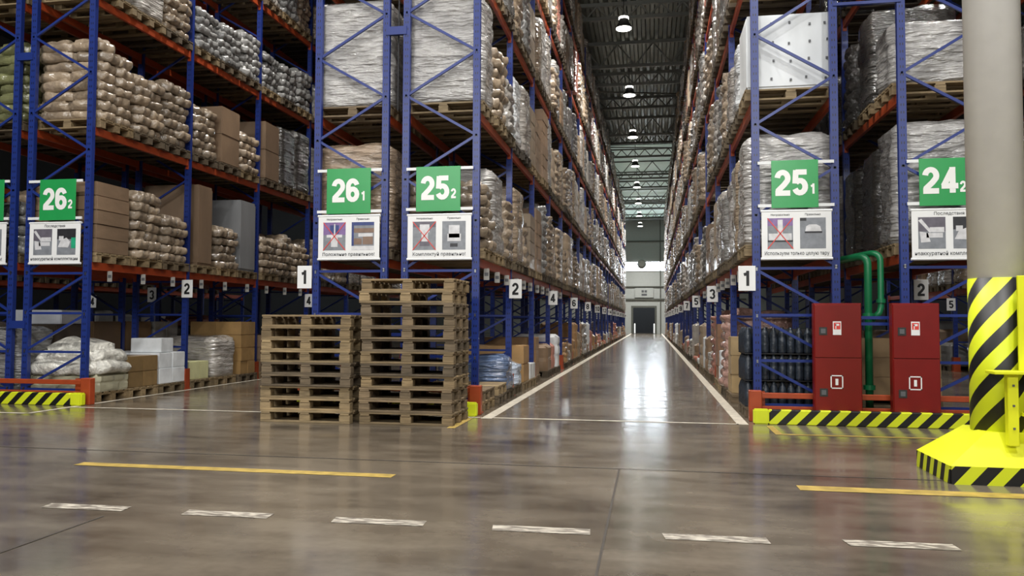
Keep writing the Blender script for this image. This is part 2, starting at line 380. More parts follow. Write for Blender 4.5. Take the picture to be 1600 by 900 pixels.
def brace_list(aisle, other, top):
    L = [((aisle, 2.0), (other, 2.0)), ((aisle, 1.38), (other, 1.38)), ((aisle, .78), (other, .78)), ((aisle, .2), (other, .2)),
         ((aisle, 1.98), (other, 1.4)), ((other, .8), (aisle, 1.36)), ((aisle, .76), (other, .22))]
    z = 2.1; s = 0
    pts = []
    z = 2.71
    while z < top: pts.append((aisle if s == 0 else other, z)); z += .61; s = 1-s
    L += [((other, 2.03), (aisle, 2.71))] + [(a, b) for a, b in zip(pts, pts[1:])]
    return L
def rack(code, XL, XR, p, nb, aisle_right, label, beams_from=0, low=False, signs=()):
    xc = (XL+XR)/2
    t = thing('pallet_rack', label, 'pallet rack', (xc, D0, 0), group='pallet racks')
    hw = (XR-XL)/2; ai, ot = (hw, -hw) if aisle_right else (-hw, hw)
    zs = BEAM_Z[:2] if low else BEAM_Z
    bl = brace_list(ai, ot, 4.5 if low else TOP-.1)
    far = MB()
    for (xa, za), (xb, zb) in bl: far.bar((xa, .0, za), (xb, .0, zb), .035, .03)
    far = far.mesh('brace_lattice', 'blue_steel')
    P = POST_LOW if low else POST
    for k in range(nb+1):
        f = bpy.data.objects.new('upright_frame', None); COL.objects.link(f); f.parent = t; f.location = (0, k*p, 0)
        for x in (-hw, hw): put('post', P, f, (x, 0, 0))
        if k == 0 and not low:
            for (xa, za), (xb, zb) in bl: 
                m = MB().bar((xa, -.01, za), (xb, -.01, zb), .036, .03)
                for x, z in ((xa, za), (xb, zb)): m.box(x-.011, x+.011, -.046, -.02, z-.011, z+.011, 1)
                m.build('brace', ['blue_steel', 'bolt_steel'], f)
        else: put('brace_lattice', far, f)
        put('post_guard', GUARD, f, (ai, 0, 0))
    n = 0; rest = MB()
    for k in range(nb):
        for z in zs:
            for x in ((ai, ot) if k < 8 or low else (ai,)):
                if n < 100: put('load_beam', beam_mesh(p), t, (x, k*p, z)); n += 1
                else: rest.box(x-.025, x+.025, k*p+.04, k*p+p-.04, z-.06, z+.06)
    if n >= 100 and len(rest.bm.verts):
        o = rest.build('load_beam', 'orange_steel', t); o['kind'] = 'stuff'
    return t
R = {}
def addrack(code, XL, XR, p, nb, ar, label, **k):
    R[code] = dict(XL=XL, XR=XR, p=p, nb=nb, ar=ar, xc=(XL+XR)/2, obj=rack(code, XL, XR, p, nb, ar, label, **k))
addrack('25-2', -3.48, -2.44, 2.65, 24, True, 'long blue and orange pallet rack with the green 25-2 sign')
addrack('25-1', 1.38, 2.38, 3.0, 22, False, 'long blue and orange pallet rack with the green 25-1 sign')
addrack('26-1', -4.83, -3.79, 2.65, 6, False, 'blue and orange pallet rack with the green 26-1 sign')
addrack('26-2', -9.63, -8.60, 2.65, 6, True, 'blue and orange pallet rack with the green 26-2 sign')
addrack('27-1', -10.94, -9.92, 2.65, 3, False, 'blue pallet rack at the picture edge beside the 26-2 rack')
addrack('24-2', 3.22, 4.24, 3.0, 4, True, 'blue and orange pallet rack with the green 24-2 sign')
addrack('27-2', -15.75, -14.7, 2.65, 6, True, 'shadowy pallet rack seen far behind through the 26-2 rack', low=True)
addrack('24-1', 8.0, 9.0, 3.0, 6, False, 'shadowy pallet rack seen behind the red cabinets across the next aisle')
# spacers that tie the back-to-back racks, named by what they join
for x0, x1, zz, s in ((-9.92, -9.63, (5.45, 1.2), '26-2'), (-3.79, -3.48, (5.5, 1.05), '26-1'), (2.38, 3.22, (5.52, 1.3), '25-1')):
    for z, q in zip(zz, ('upper', 'lower')):
        m = MB()
        if x1-x0 > .5: m.box(x0, x1, -.03, .03, z+.03, z+.07); m.box(x0, x1, -.03, .03, z-.05, z-.01)
        else: m.box(x0, x1, -.03, .03, z-.06, z+.06)
        tag(m.build('frame_spacer', 'blue_steel', None, (0, D0-.02, 0)), '%s blue spacer bolted between the %s rack and the rack behind its back' % (q, s), 'spacer')

# ------------------------------------------------------------------ pallets and unit loads
def wood_color():
    b = random.choice([(150, 130, 96), (136, 116, 84), (124, 106, 80), (160, 138, 102), (106, 92, 72)]); k = random.uniform(.86, 1.02)
    return tuple(min(255, v*k) for v in b)
def pal_parts():
    """EUR pallet, long side along X, origin bottom centre, 0.15 high"""
    top = MB().box(-.6, .6, -.06, .06, 0, .024).bevel(.003).mesh('top_board', 'wood')
    st = MB().box(-.06, .06, -.4, .4, 0, .024).bevel(.003).mesh('stringer_board', 'wood')
    bl = MB().box(-.07, .07, -.055, .055, 0, .078).bevel(.003).mesh('block', 'wood')
    bo = MB().box(-.6, .6, -.055, .055, 0, .024).bevel(.003).mesh('bottom_board', 'wood')
    L = []
    for y in (-.34, 0, .34):
        L.append(('bottom_board', bo, (0, y, 0)))
        for x in (-.53, 0, .53): L.append(('block', bl, (x, y, .024)))
    for x in (-.53, 0, .53): L.append(('stringer_board', st, (x, 0, .102)))
    for y in (-.34, -.17, 0, .17, .34): L.append(('top_board', top, (0, y, .126)))
    return L
PP = pal_parts()
def pallet_thing(label, loc, rotz, group):
    t = thing('wooden_pallet', label, 'pallet', loc, rotz, group); c = wood_color()
    for n, me, l in PP:
        k = random.uniform(.88, 1.1); put(n, me, t, l, color=tuple(min(255, v*k) for v in c))
    return t
def one_pallet(name='wooden_pallet'):
    m = MB()
    for y in (-.34, 0, .34):
        m.box(-.6, .6, y-.055, y+.055, 0, .024)
        for x in (-.53, 0, .53): m.box(x-.07, x+.07, y-.055, y+.055, .024, .102)
    for x in (-.53, 0, .53): m.box(x-.06, x+.06, -.4, .4, .102, .126)
    for y in (-.34, -.17, 0, .17, .34): m.box(-.6, .6, y-.06, y+.06, .126, .15)
    return m.mesh(name, 'wood')
PALLET = one_pallet()
def block(sx, sy, h, nx, ny, nz, bulge, off, noise, seed, res=4, power=.5, mat='film_sack', name='load', taper=.0, warp=0, top_dome=0.0):
    """one closed surface that bulges cell by cell: sacks or cartons under film"""
    rnd = random.Random(seed); bm = bmesh.new(); N = {}
    cell = lambda k, n: None
    offs = {}
    def co(kind, i, j): return offs.setdefault((kind, i, j), rnd.uniform(-1, 1)*off)
    def prof(t): t = abs(t-round(t)) if False else t % 1; return max(0, math.sin(PI*t))**power
    def P(x, y, z, face):
        u, v, w = (x/sx+.5)*nx, (y/sy+.5)*ny, z/h*nz
        k = min(nz-1, int(w)); sh = .5*(k % 2)
        d = Vector((0, 0, 0))
        if face in ('x+', 'x-'):
            a = bulge*prof(w)*(.45+.55*prof(v+sh)) + co(face, min(ny, int(v+sh)), k)*prof(w); d.x = a if face == 'x+' else -a
        elif face in ('y+', 'y-'):
            a = bulge*prof(w)*(.45+.55*prof(u+sh)) + co(face, min(nx, int(u+sh)), k)*prof(w); d.y = a if face == 'y+' else -a
        else:
            d.z = bulge*.7*prof(u)*prof(v) + co('t', min(nx-1, int(u)), min(ny-1, int(v)))*1.2 + top_dome*(1-(2*x/sx)**2)*(1-(2*y/sy)**2)
        if noise:
            q = Vector((x, y, z))*3.1 + Vector((seed*3.3, seed*1.7, 0)); d += mnoise.noise_vector(q)*noise
        if warp:
            wob = math.sin(z*2.3+seed)*warp; d.x += wob; d.y += wob*.6*math.cos(seed)
        k2 = 1 - taper*(z/h)**2
        return Vector((x*k2, y*k2, z)) + d
    rx, ry, rz = nx*res, ny*res, nz*res
    V = {}
    def vert(i, j, k):
        key = (i, j, k)
        if key in V: return V[key]
        x, y, z = -sx/2+sx*i/rx, -sy/2+sy*j/ry, h*k/rz
        fs = []
        if i == 0: fs.append('x-')
        if i == rx: fs.append('x+')
        if j == 0: fs.append('y-')
        if j == ry: fs.append('y+')
        if k == rz: fs.append('t')
        base = Vector((x, y, z)); tot = Vector((0, 0, 0))
        for f in fs or ['b']: tot += (P(x, y, z, f) - base) if f != 'b' else Vector((0, 0, 0))
        if len(fs) > 1:
            tot /= len(fs)
            r = min(sx, sy)*.045*(2.2 if bulge > .03 else 1)
            for f in fs:
                if f[0] == 'x': tot.x += -r if f == 'x+' else r
                if f[0] == 'y': tot.y += -r if f == 'y+' else r
                if f == 't': tot.z -= r
        V[key] = bm.verts.new(base + tot); return V[key]
    for j in range(ry):
        for k in range(rz):
            for i in (0, rx): bm.faces.new((vert(i, j, k), vert(i, j+1, k), vert(i, j+1, k+1), vert(i, j, k+1)))
    for i in range(rx):
        for k in range(rz):
            for j in (0, ry): bm.faces.new((vert(i, j, k), vert(i+1, j, k), vert(i+1, j, k+1), vert(i, j, k+1)))
    for i in range(rx):
        for j in range(ry):
            for k in (0, rz): bm.faces.new((vert(i, j, k), vert(i+1, j, k), vert(i+1, j+1, k), vert(i, j+1, k)))
    bmesh.ops.recalc_face_normals(bm, faces=bm.faces[:])
    me = bpy.data.meshes.new(name); bm.to_mesh(me); bm.free(); me.materials.append(MATS[mat])
    for p in me.polygons: p.use_smooth = mat != 'carton'
    return me
BODY = {}
def body(kind, h, var):
    """shared bodies, heights rounded to 0.15 m"""
    hk = max(.15, round(h/.15)*.15); key = (kind, round(hk, 2), var)
    if key not in BODY:
        sd = hash((len(kind), int(hk*100), var)) % 997
        if kind == 'sack': BODY[key] = block(1.16, .76, hk, 2, 2, max(1, round(hk/.17)), .055, .03, .03, sd, 4, .55, 'film_sack', 'wrapped_sacks', .04, .02, .05)
        elif kind == 'carton': BODY[key] = block(1.16, .77, hk, 3, 2, max(1, round(hk/.27)), .012, .012, .004, sd, 4, .25, 'carton', 'cartons')
        else: BODY[key] = block(1.16, .77, hk, 2, 2, max(1, round(hk/.3)), .022, .016, .022, sd, 4, .4, 'film_wrap', 'wrapped_goods', .01, .006)
    return BODY[key]
SACKS = [block(.56, .38, .165, 2, 2, 1, .055, 0, .035, 50+i, 5, .6, 'sack', 'sack', 0, 0, .03) for i in range(8)]
CARTONS = [MB().box(-.29, .29, -.195, .195, 0, .24).bevel(.008, 2).mesh('carton', 'carton') for i in range(1)]
KNAME = {'sack': 'sack_load', 'carton': 'carton_load', 'wrap': 'wrapped_load'}
TIER = ['floor level', 'lowest tier', 'second tier', 'third tier', 'fourth tier', 'top tier']
TAN = (146, 130, 110); PALE = (164, 159, 152); GREY = (126, 126, 124); BRN = (134, 111, 88); WHT = (222, 226, 228); DRK = (64, 62, 59); PNK = (190, 128, 112); SIL = (160, 158, 155)
CN = {TAN: 'tan', PALE: 'pale', GREY: 'grey', BRN: 'brown', WHT: 'white', DRK: 'dark grey', PNK: 'pinkish red', SIL: 'silvery'}
NOUN = {'sack': 'sacks', 'carton': 'cartons', 'wrap': 'film-wrapped goods'}
def unit_load(kind, h, col, loc, label, near, sx=1.0, sy=1.0, rot=0, pallet=True, var=None, group=None, wide=0, marks=0):
    t = thing(KNAME[kind], label, 'pallet load', loc, rot, group)
    k = random.uniform(.9, 1.08); c = tuple(min(255, v*k) for v in col)
    if kind == 'sack': sy *= .89
    z0 = 0
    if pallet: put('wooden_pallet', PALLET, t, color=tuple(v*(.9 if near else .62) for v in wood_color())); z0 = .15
    if near and kind == 'sack':
        n = max(2, round(h/.165))
        for L in range(n):
            full = L < n-1 or random.random() < .6
            for i, (x, y) in enumerate(((-.285, -.195), (.285, -.195), (-.285, .195), (.285, .195))):
                if not full and i == (L % 4): continue
                kk = random.uniform(.88, 1.1)
                o = put('sack', random.choice(SACKS), t, (x*sx+random.uniform(-.045, .045), y*sy+random.uniform(-.03, .03), z0+L*.158), random.uniform(-.2, .2)+random.choice((0, PI)), tuple(min(255, v*kk) for v in c), (sx, sy, 1))
    elif near and kind == 'carton':
        n = wide or max(1, round(h/.26)); hh = h/n
        for L in range(n):
            if wide:
                kk = random.uniform(.92, 1.06); put('carton', CARTONS[0], t, (random.uniform(-.01, .01), random.uniform(-.012, .012), z0+L*hh), 0, tuple(min(255, v*kk) for v in c), (sx*2, sy*2, hh/.24-.004)); continue
            for x in (-.292, .292):
                for y in (-.196, .196):
                    kk = random.uniform(.94, 1.05)
                    put('carton', CARTONS[0], t, (x*sx+random.uniform(-.008, .008), y*sy+random.uniform(-.006, .006), z0+L*hh), 0, tuple(min(255, v*kk) for v in c), (sx, sy, hh/.24-.004))
    else:
        v = random.randrange(4) if var is None else var
        hk = max(.15, round(h/.15)*.15)
        put({'sack': 'wrapped_sacks', 'carton': 'cartons', 'wrap': 'wrapped_goods'}[kind], body(kind, h, v), t, (0, 0, z0), random.choice((0, PI)), c, (sx, sy, h/hk))
    if marks:
        m = MB(); rr = random.Random(3)
        for q in range(20):
            a, b = -.48+.235*(q % 5)+rr.uniform(-.03, .03), .13+.25*(q // 5)+rr.uniform(-.02, .02); m.box(a-.013, a+.013, -.413, -.40, b-.015, b+.015)
        m.build('print_pattern', 'ink_grey', t, (0, 0, z0))
    return t
def slot_y(code, i):
    r = R[code]; b, j = divmod(i, 3); s = (r['p']-.1)/3
    return D0 + b*r['p'] + .05 + s*(j+.5)
def tier_z(t): return 0 if t == 0 else BEAM_Z[t-1] + .06
HID = {'25-1':[29,38,43,46,48,50,52,53,58,150,160,300,400,401,402,403,404,405,500,501,502,503,504,506,507,508,509,510],'25-2':[48,69,71,150,265,300,400,401,402,404,405,406,500,501,503,504,505,506,507,508,509,510,511],'24-2':[207,208,209,210,211,300,301,307,308,309,310,311,400,401,402,403,404,405,406,409,410,411],'26-1':[106,107,108,116,117,206,207,208,209,210,211,212,213,214,215,216,217,303,304,305,306,307,308,309,310,311,312,313,314,315,316,317,400,401,402,403,404,405,406,407,408,409,410,411,412,413,414,415,416,417],'24-1':[0,2,3,4,5,7,8,9,15,100,101,102,103,104,105,106,107,108,109,110,115,204,205,206,304,305,306],'26-2':[115,212,213,214,215,216,217,313,314,315,316,317,400,401,402,403,404,412,413,414,415,416,417],'27-1':[102,103,104,105,106,107,108],'27-2':[1,2,4,6,8,12,14,101,102,103,104]}
HIDDEN = {(c, v // 100, v % 100) for c, L in HID.items() for v in L}   # slots wholly covered by other goods
LOADS = []   # (code, tier, index, kind, h, colour, description, scale)
MAN = {}
def man(code, tier, i, kind, h, col, desc=None, **k): MAN[(code, tier, i)] = (kind, h, col, desc, k)
# 26-2 rack, as the photograph shows them
man('26-2', 1, 0, 'carton', 1.12, BRN, 'wrapped stack of wide brown cartons', wide=5); man('26-2', 1, 1, 'sack', 1.14, TAN); man('26-2', 1, 2, 'sack', .84, TAN)
man('26-2', 1, 3, 'carton', 1.55, BRN, 'tall plain brown box', sy=.62, wide=1); man('26-2', 1, 4, 'sack', .8, TAN); man('26-2', 1, 5, 'carton', 1.5, (132, 134, 136), 'tall smooth grey wrapped block', sy=.85, wide=1)
for i, h in ((6, .82), (7, 1.0), (8, .8), (9, 1.0), (10, .9), (11, 1.1)): man('26-2', 1, i, 'sack', h, TAN)
man('26-2', 2, 0, 'sack', 1.3, TAN, 'bulging film-covered tan sacks'); man('26-2', 2, 1, 'sack', .98, TAN); man('26-2', 2, 2, 'sack', 1.14, TAN)
man('26-2', 2, 3, 'sack', .95, TAN); man('26-2', 2, 4, 'carton', 1.15, BRN, 'two big stacked brown cartons', wide=2, sy=.9); man('26-2', 2, 5, 'sack', .8, TAN)
man('26-2', 2, 6, 'carton', 1.3, BRN, 'tall brown cartons', wide=2, sy=.9); man('26-2', 2, 7, 'wrap', 1.4, DRK); man('26-2', 2, 8, 'wrap', 1.5, DRK); man('26-2', 2, 9, 'wrap', 1.3, GREY); man('26-2', 2, 10, 'sack', 1.2, TAN)
man('26-2', 3, 0, 'sack', .9, PALE); man('26-2', 3, 1, 'wrap', .85, PALE); man('26-2', 3, 2, 'sack', .8, TAN)
for i in range(3, 12): man('26-2', 3, i, 'sack', .85+.04*(i % 3), GREY)
for i in range(0, 12): man('26-2', 4, i, random.choice(('sack', 'wrap')), random.uniform(.8, 1.3), random.choice((TAN, GREY, PALE)))
man('26-2', 0, 1, 'carton', .52, (138, 112, 72), 'two layers of brown cartons'); man('26-2', 0, 2, 'carton', .55, WHT, 'low stack of white cartons')
man('26-2', 0, 3, 'carton', .34, (206, 206, 158), 'low block of pale yellow boxes', sy=.85, sx=.9); man('26-2', 0, 4, 'wrap', .8, PALE, 'film-wrapped block under a loose sheet'); man('26-2', 0, 5, 'carton', 1.1, (168, 134, 84), 'stacked printed yellow-brown cartons', sy=.8)
for i in range(6, 10): man('26-2', 0, i, 'carton', .8, BRN)
# 27-1 beside it
man('27-1', 1, 0, 'sack', .9, GREY); man('27-1', 2, 0, 'sack', 1.3, (120, 122, 84), 'yellow-green sacks'); man('27-1', 3, 0, 'wrap', 1.2, PALE); man('27-1', 1, 1, 'sack', 1.1, TAN); man('27-1', 2, 1, 'sack', 1.1, TAN)
man('27-1', 0, 0, 'wrap', 1.0, GREY); man('27-1', 0, 1, 'carton', 1.05, (78, 68, 56), 'dark brown cartons', wide=2); man('27-1', 0, 3, 'carton', 1.1, (108, 84, 58), 'tall brown cartons', wide=2)
man('27-1', 0, 2, 'carton', 1.1, (112, 88, 60), 'wide brown cartons', wide=2); man('27-1', 0, 5, 'wrap', 1.0, DRK); man('27-1', 0, 4, 'carton', 1.1, SIL, 'grey-white cartons'); man('27-1', 0, 6, 'sack', 1.2, PNK, 'pinkish red sacks')
# 26-1 front end
man('26-1', 1, 0, 'wrap', 1.55, (158, 138, 116), 'tall pale brown wrapped carton'); man('26-1', 2, 0, 'wrap', 1.6, SIL); man('26-1', 3, 0, 'wrap', 1.5, SIL); man('26-1', 1, 1, 'sack', 1.2, TAN); man('26-1', 2, 1, 'wrap', 1.5, PALE)
for i in (2, 3, 4, 5): man('26-1', 1, i, 'sack', 1.1, TAN); man('26-1', 2, i, 'sack', 1.3, TAN)
# 25-2
man('25-2', 1, 0, 'sack', 1.05, TAN); man('25-2', 1, 1, 'wrap', 1.3, SIL); man('25-2', 1, 2, 'sack', 1.0, TAN); man('25-2', 1, 3, 'wrap', 1.35, TAN, 'tall tan wrapped goods'); man('25-2', 1, 4, 'sack', .95, TAN)
man('25-2', 2, 0, 'wrap', 1.6, SIL); man('25-2', 2, 1, 'sack', 1.15, TAN); man('25-2', 2, 2, 'sack', .9, PALE); man('25-2', 2, 3, 'wrap', 1.25, WHT, 'white wrapped goods'); man('25-2', 2, 4, 'wrap', 1.3, PALE)
man('25-2', 3, 0, 'wrap', 1.5, SIL); man('25-2', 3, 1, 'wrap', 1.3, TAN)
man('25-2', 0, 0, None, 0, TAN); man('25-2', 0, 1, None, 0, TAN); man('25-2', 0, 2, 'wrap', .55, (92, 112, 146), 'blue-grey wrapped block', sy=.9)
man('25-2', 0, 3, 'wrap', .42, (178, 190, 206), 'white and blue bagged goods', sy=.6, sx=1.02); man('25-2', 0, 4, 'carton', .68, (186, 146, 92), 'two tall light brown cartons', sy=.9, wide=2); man('25-2', 0, 5, 'carton', .3, WHT, 'low white box', sy=.8)
man('25-2', 0, 6, 'carton', .8, (152, 116, 76), 'tall brown carton', sy=.8)
# 25-1
man('25-1', 1, 0, 'wrap', 1.5, SIL, 'silvery film-wrapped goods'); man('25-1', 2, 0, 'carton', 1.02, WHT, 'white boxes with small printed marks', marks=1, wide=1, sy=1.03); man('25-1', 3, 0, 'carton', 1.2, (190, 160, 110)); man('25-1', 1, 1, 'wrap', 1.4, TAN, 'tall tan wrapped goods'); man('25-1', 1, 2, 'wrap', 1.3, SIL)
man('25-1', 2, 1, 'wrap', 1.05, WHT); man('25-1', 2, 2, 'wrap', 1.0, PALE); man('25-1', 3, 1, 'carton', 1.2, (190, 160, 110)); man('25-1', 3, 2, 'wrap', 1.2, PALE)
man('25-1', 0, 0, None, 0, TAN); man('25-1', 0, 1, None, 0, TAN); man('25-1', 0, 2, 'carton', .9, (176, 150, 108), 'light brown carton tower', sy=.7); man('25-1', 0, 3, 'sack', 1.3, (184, 146, 134), 'pink and white sacks')
man('25-1', 0, 4, 'carton', .6, WHT, 'white boxes', sy=.6); man('25-1', 0, 5, 'carton', 1.1, (150, 112, 84), 'tall brown box', sy=.7); man('25-1', 0, 6, 'sack', 1.3, (180, 130, 116), 'pinkish sacks')
# 24-2
man('24-2', 1, 0, 'wrap', 1.6, SIL); man('24-2', 2, 0, 'wrap', .85, SIL); man('24-2', 3, 0, 'wrap', 1.4, SIL); man('24-2', 1, 1, 'wrap', 1.5, DRK); man('24-2', 2, 1, 'wrap', 1.4, DRK); man('24-2', 1, 2, 'wrap', 1.4, DRK); man('24-2', 2, 2, 'sack', 1.3, DRK)  # dark colour on the inner goods carries the shade of the gap
man('24-2', 0, 2, 'carton', .9, (170, 140, 100), 'light brown cartons'); man('24-2', 0, 4, 'carton', 1.0, BRN); man('24-2', 1, 3, 'wrap', 1.5, SIL); man('24-2', 1, 4, 'carton', 1.4, BRN)
# the rows seen far through the openings
for i in range(1, 16):
    if i % 4 != 3: man('27-2', 0, i, random.choice(('carton', 'sack', 'wrap')), random.uniform(.7, 1.5), random.choice((TAN, BRN, GREY, PALE)))
    man('27-2', 1, i, random.choice(('sack', 'wrap')), random.uniform(.9, 1.4), random.choice((TAN, GREY, PALE)))
for i in range(0, 16):
    if i % 5 != 1: man('24-1', 0, i, random.choice(('carton', 'sack', 'wrap')), random.uniform(.5, 1.4), random.choice((TAN, BRN, GREY, (170, 140, 100))))
    man('24-1', 1, i, random.choice(('carton', 'wrap')), random.uniform(.9, 1.4), random.choice((TAN, BRN, PALE)))
for i in (4, 5, 6, 7):
    for t in (2, 3): man('24-1', t, i, ('wrap', 'sack')[i % 2], 1.2, (TAN, PALE)[t % 2])
rb = random.Random(5)
for code, n, ts in (('27-1', 9, (1, 2, 3)), ('26-1', 18, (1, 2, 3, 4)), ('24-2', 12, (1, 2, 3, 4)), ('26-2', 18, (1, 2, 3, 4))):
    for i in range(n):
        for t in ts:
            if (code, t, i) not in MAN: man(code, t, i, rb.choice(('sack', 'wrap')), rb.uniform(.9, 1.45), (lambda q: DRK if code == '24-2' else q)(rb.choice((TAN, GREY, PALE))))  # 24-2 goods all coloured dark, shade of the rack gap put into colour
for key, (kind, h, col, desc, k) in MAN.items():
    if kind and key not in HIDDEN: LOADS.append((*key, kind, h, col, desc, k))
rl = random.Random(21)
for code, ntier in (('25-2', 6), ('25-1', 6)):
    for i in range(R[code]['nb']*3):
        for t in range(ntier):
            if (code, t, i) in MAN: continue
            if rl.random() < (.05 if t else .1): continue
            kind = rl.choice(('sack', 'sack', 'wrap', 'wrap', 'carton'))
            col = rl.choice({'sack': (TAN, TAN, PALE, GREY), 'wrap': (PALE, SIL, TAN, GREY), 'carton': (BRN, TAN, PALE)}[kind])
            h = rl.uniform(.95, 1.6); k = {}
            if t == 4 and rl.random() < .25: kind, col = 'wrap', PNK
            if t == 0:
                kind = rl.choice(('carton', 'carton', 'wrap', 'sack')); h = rl.choice((.2, .35, .5, .6, .8, 1.1)); col = rl.choice((BRN, WHT, PALE, TAN, (178, 140, 96), PNK)); k = dict(sy=rl.uniform(.6, 1))
            if t == 5: h = min(h, 1.45)
            if (code, t, i) not in HIDDEN: LOADS.append((code, t, i, kind, h, col, None, k))
LOADS.sort(key=lambda L: math.hypot(R[L[0]]['xc'], slot_y(L[0], L[2])))
count = {}; spare = {}
NEAR = {'26-2': 9, '25-2': 2, '25-1': 1, '26-1': 2, '24-2': 2, '27-1': 2}
for code, tier, i, kind, h, col, desc, k in LOADS:
    random.seed('%s/%d/%d' % (code, tier, i)); r = R[code]; ai = 1 if r['ar'] else -1
    loc = (r['xc'] + ai*.02 + random.uniform(-.025, .025), slot_y(code, i), tier_z(tier))
    if count.get(kind, 0) >= 300:
        spare.setdefault(kind, []).append((kind, h, col, loc)); continue
    count[kind] = count.get(kind, 0) + 1
    nn = CN.get(col, '')
    d = desc or ((nn + ' ' if nn else '') + NOUN[kind])
    lab = '%s, %s pallet back, %s of the %s rack' % (d, ordinal(i+1), TIER[tier], code)
    unit_load(kind, h, col, loc, lab, i < NEAR.get(code, 0) or kind == 'carton' and i < 8, rot=random.uniform(-.02, .02), group='pallet loads on the %s of the %s rack' % (TIER[tier], code), **k)
random.seed(99)
for kind, L in spare.items():
    bm = bmesh.new()
    for kd, h, col, loc in L:
        me = body(kind, h, random.randrange(4)).copy(); hk = max(.15, round(h/.15)*.15)
        me.transform(Matrix.Translation((loc[0], loc[1], loc[2]+.15)) @ Matrix.Diagonal((1, 1, h/hk, 1))); bm.from_mesh(me); bpy.data.meshes.remove(me)
        me = PALLET.copy(); me.transform(Matrix.Translation(loc)); bm.from_mesh(me); bpy.data.meshes.remove(me)
    for f in bm.faces: f.smooth = True
    me = bpy.data.meshes.new(KNAME[kind]); bm.to_mesh(me); bm.free(); me.materials.append(MATS[{'sack': 'film_sack', 'carton': 'carton', 'wrap': 'film_wrap'}[kind]])
    o = put(KNAME[kind], me, color=TAN if kind != 'wrap' else PALE); o['kind'] = 'stuff'
    tag(o, 'remaining %s at the far end of the central aisle racks' % NOUN[kind], 'pallet load')
print("loads", count, {k: len(v) for k, v in spare.items()})

# ------------------------------------------------------------------ odd goods on the floor level
def sheet_load():
    t = thing('bagged_load', 'film-covered bagged goods on a pallet beside the orange end post of the 26-2 rack', 'pallet load', (-9.1, 11.5, 0))
    put('wooden_pallet', PALLET, t, color=wood_color())
    me = block(1.2, .8, .28, 5, 3, 2, .02, .01, .01, 5, 4, .3, 'carton', 'jar_trays'); put('jar_trays', me, t, (0, 0, .15), 0, (176, 172, 146))
    me = block(1.24, .84, .4, 2, 1, 2, .07, .03, .06, 9, 8, .6, 'film_sack', 'film_cover', .25, .02, .12); put('film_cover', me, t, (0, 0, .42), 0, (206, 204, 194))
sheet_load()
t = thing('carton_load', 'single white carton on top of the low white cartons under the 26-2 rack', 'box', (-8.86, slot_y('26-2', 2)-.12, .15+.555), .05)
put('carton', CARTONS[0], t, (0, 0, 0), 0, (220, 224, 226), (1, 1, 1.05))
t = thing('carton_load', 'white box lying on dark brown cartons under the 27-1 rack', 'box', (-10.43, slot_y('27-1', 1), .15+1.055), .08)
put('carton', CARTONS[0], t, (0, 0, 0), 0, (214, 218, 224), (1.7, 1.5, 1.0))
def bottle_load():
    t = thing('bottle_load', 'dark blue wrapped bottle packs on a pallet behind the 25-1 rack end guard', 'pallet load', (1.84, 11.5, 0))
    put('wooden_pallet', PALLET, t, color=wood_color())
    bm = None
    for L in range(3):
        m = MB()
        for i in range(11):
            for j in range(7):
                if 0 < i < 10 and 0 < j < 6: continue
                x, y = -.55+.11*i, -.34+.113*j
                m.lathe([(.05, 0), (.055, .02), (.055, .23), (.034, .30), (.02, .32), (.02, .345)], 10, (x, y, 0))
        m.build('bottle_layer', 'bottle_pack', t, (0, 0, .15+L*.36), smooth=True)
        MB().box(-.6, .6, -.39, .39, 0, .012).box(-.5, .5, -.28, .28, .012, .34).build('layer_card', 'ink_black', t, (0, 0, .15+L*.36-.013 if L else .15))
bottle_load()
for k, (dx, y, n) in enumerate(((0, 11.42, 2), (.03, 12.3, 2))):
    for q in range(n):
        pallet_thing('%s low wooden pallet of the %s pair lying under the 25-2 rack' % (('lower', 'upper')[q], ('nearer', 'farther')[k]), (-2.93+dx, y, .15*q), random.uniform(-.03, .03), 'pallets under the 25-2 rack')

# ------------------------------------------------------------------ the two pallet stacks in front
for nm, x, n, other in (('shorter', -4.30, 9, 'left'), ('taller', -2.98, 12, 'right')):
    for q in range(n):
        lab = '%s wooden pallet from the bottom of the %s stack in front of the racks' % (ordinal(q+1), nm)
        if q == n-1: lab = 'topmost wooden pallet of the %s stack in front of the racks' % nm
        pallet_thing(lab, (x+random.uniform(-.018, .018), 9.84+random.uniform(-.02, .02), .1505*q), random.uniform(-.012, .012), 'pallets of the %s stack' % nm)

# ------------------------------------------------------------------ signs
YS = D0 - .085
def aisle_sign(code, big, sub, x0, x1, z0, z1, ux0, ux1):
    t = thing('aisle_sign', 'green square aisle sign reading %s with a small %s' % (big, sub), 'sign', ((x0+x1)/2, YS, z0), group='green aisle signs')
    w = (x1-x0)/2; h = z1-z0; cx = (x0+x1)/2
    MB().box(-w, w, -.012, 0, 0, h).bevel(.003).build('panel', 'sign_green', t)
    put('number', digits_mesh(big, .33, 'ink_white', 1.0), t, (-.045, -.0145, h*.265))
    put('small_number', digits_mesh(sub, .135, 'ink_white', .9), t, (.225, -.0145, h*.285))
    MB().box(ux0-cx, ux1-cx, .002, .02, h-.045, h-.005).build('rail', 'white_steel', t)
    MB().box(ux0-cx, ux1-cx, .002, .02, .015, .055).build('rail', 'white_steel', t)
aisle_sign('26-2', '26', '2', -9.39, -8.76, 2.82, 3.46, -9.6, -8.66)
aisle_sign('26-1', '26', '1', -4.65, -3.98, 2.83, 3.49, -4.8, -3.82)
aisle_sign('25-2', '25', '2', -3.30, -2.65, 2.84, 3.48, -3.45, -2.47)
aisle_sign('25-1', '25', '1', 1.57, 2.16, 2.79, 3.42, 1.4, 2.36)
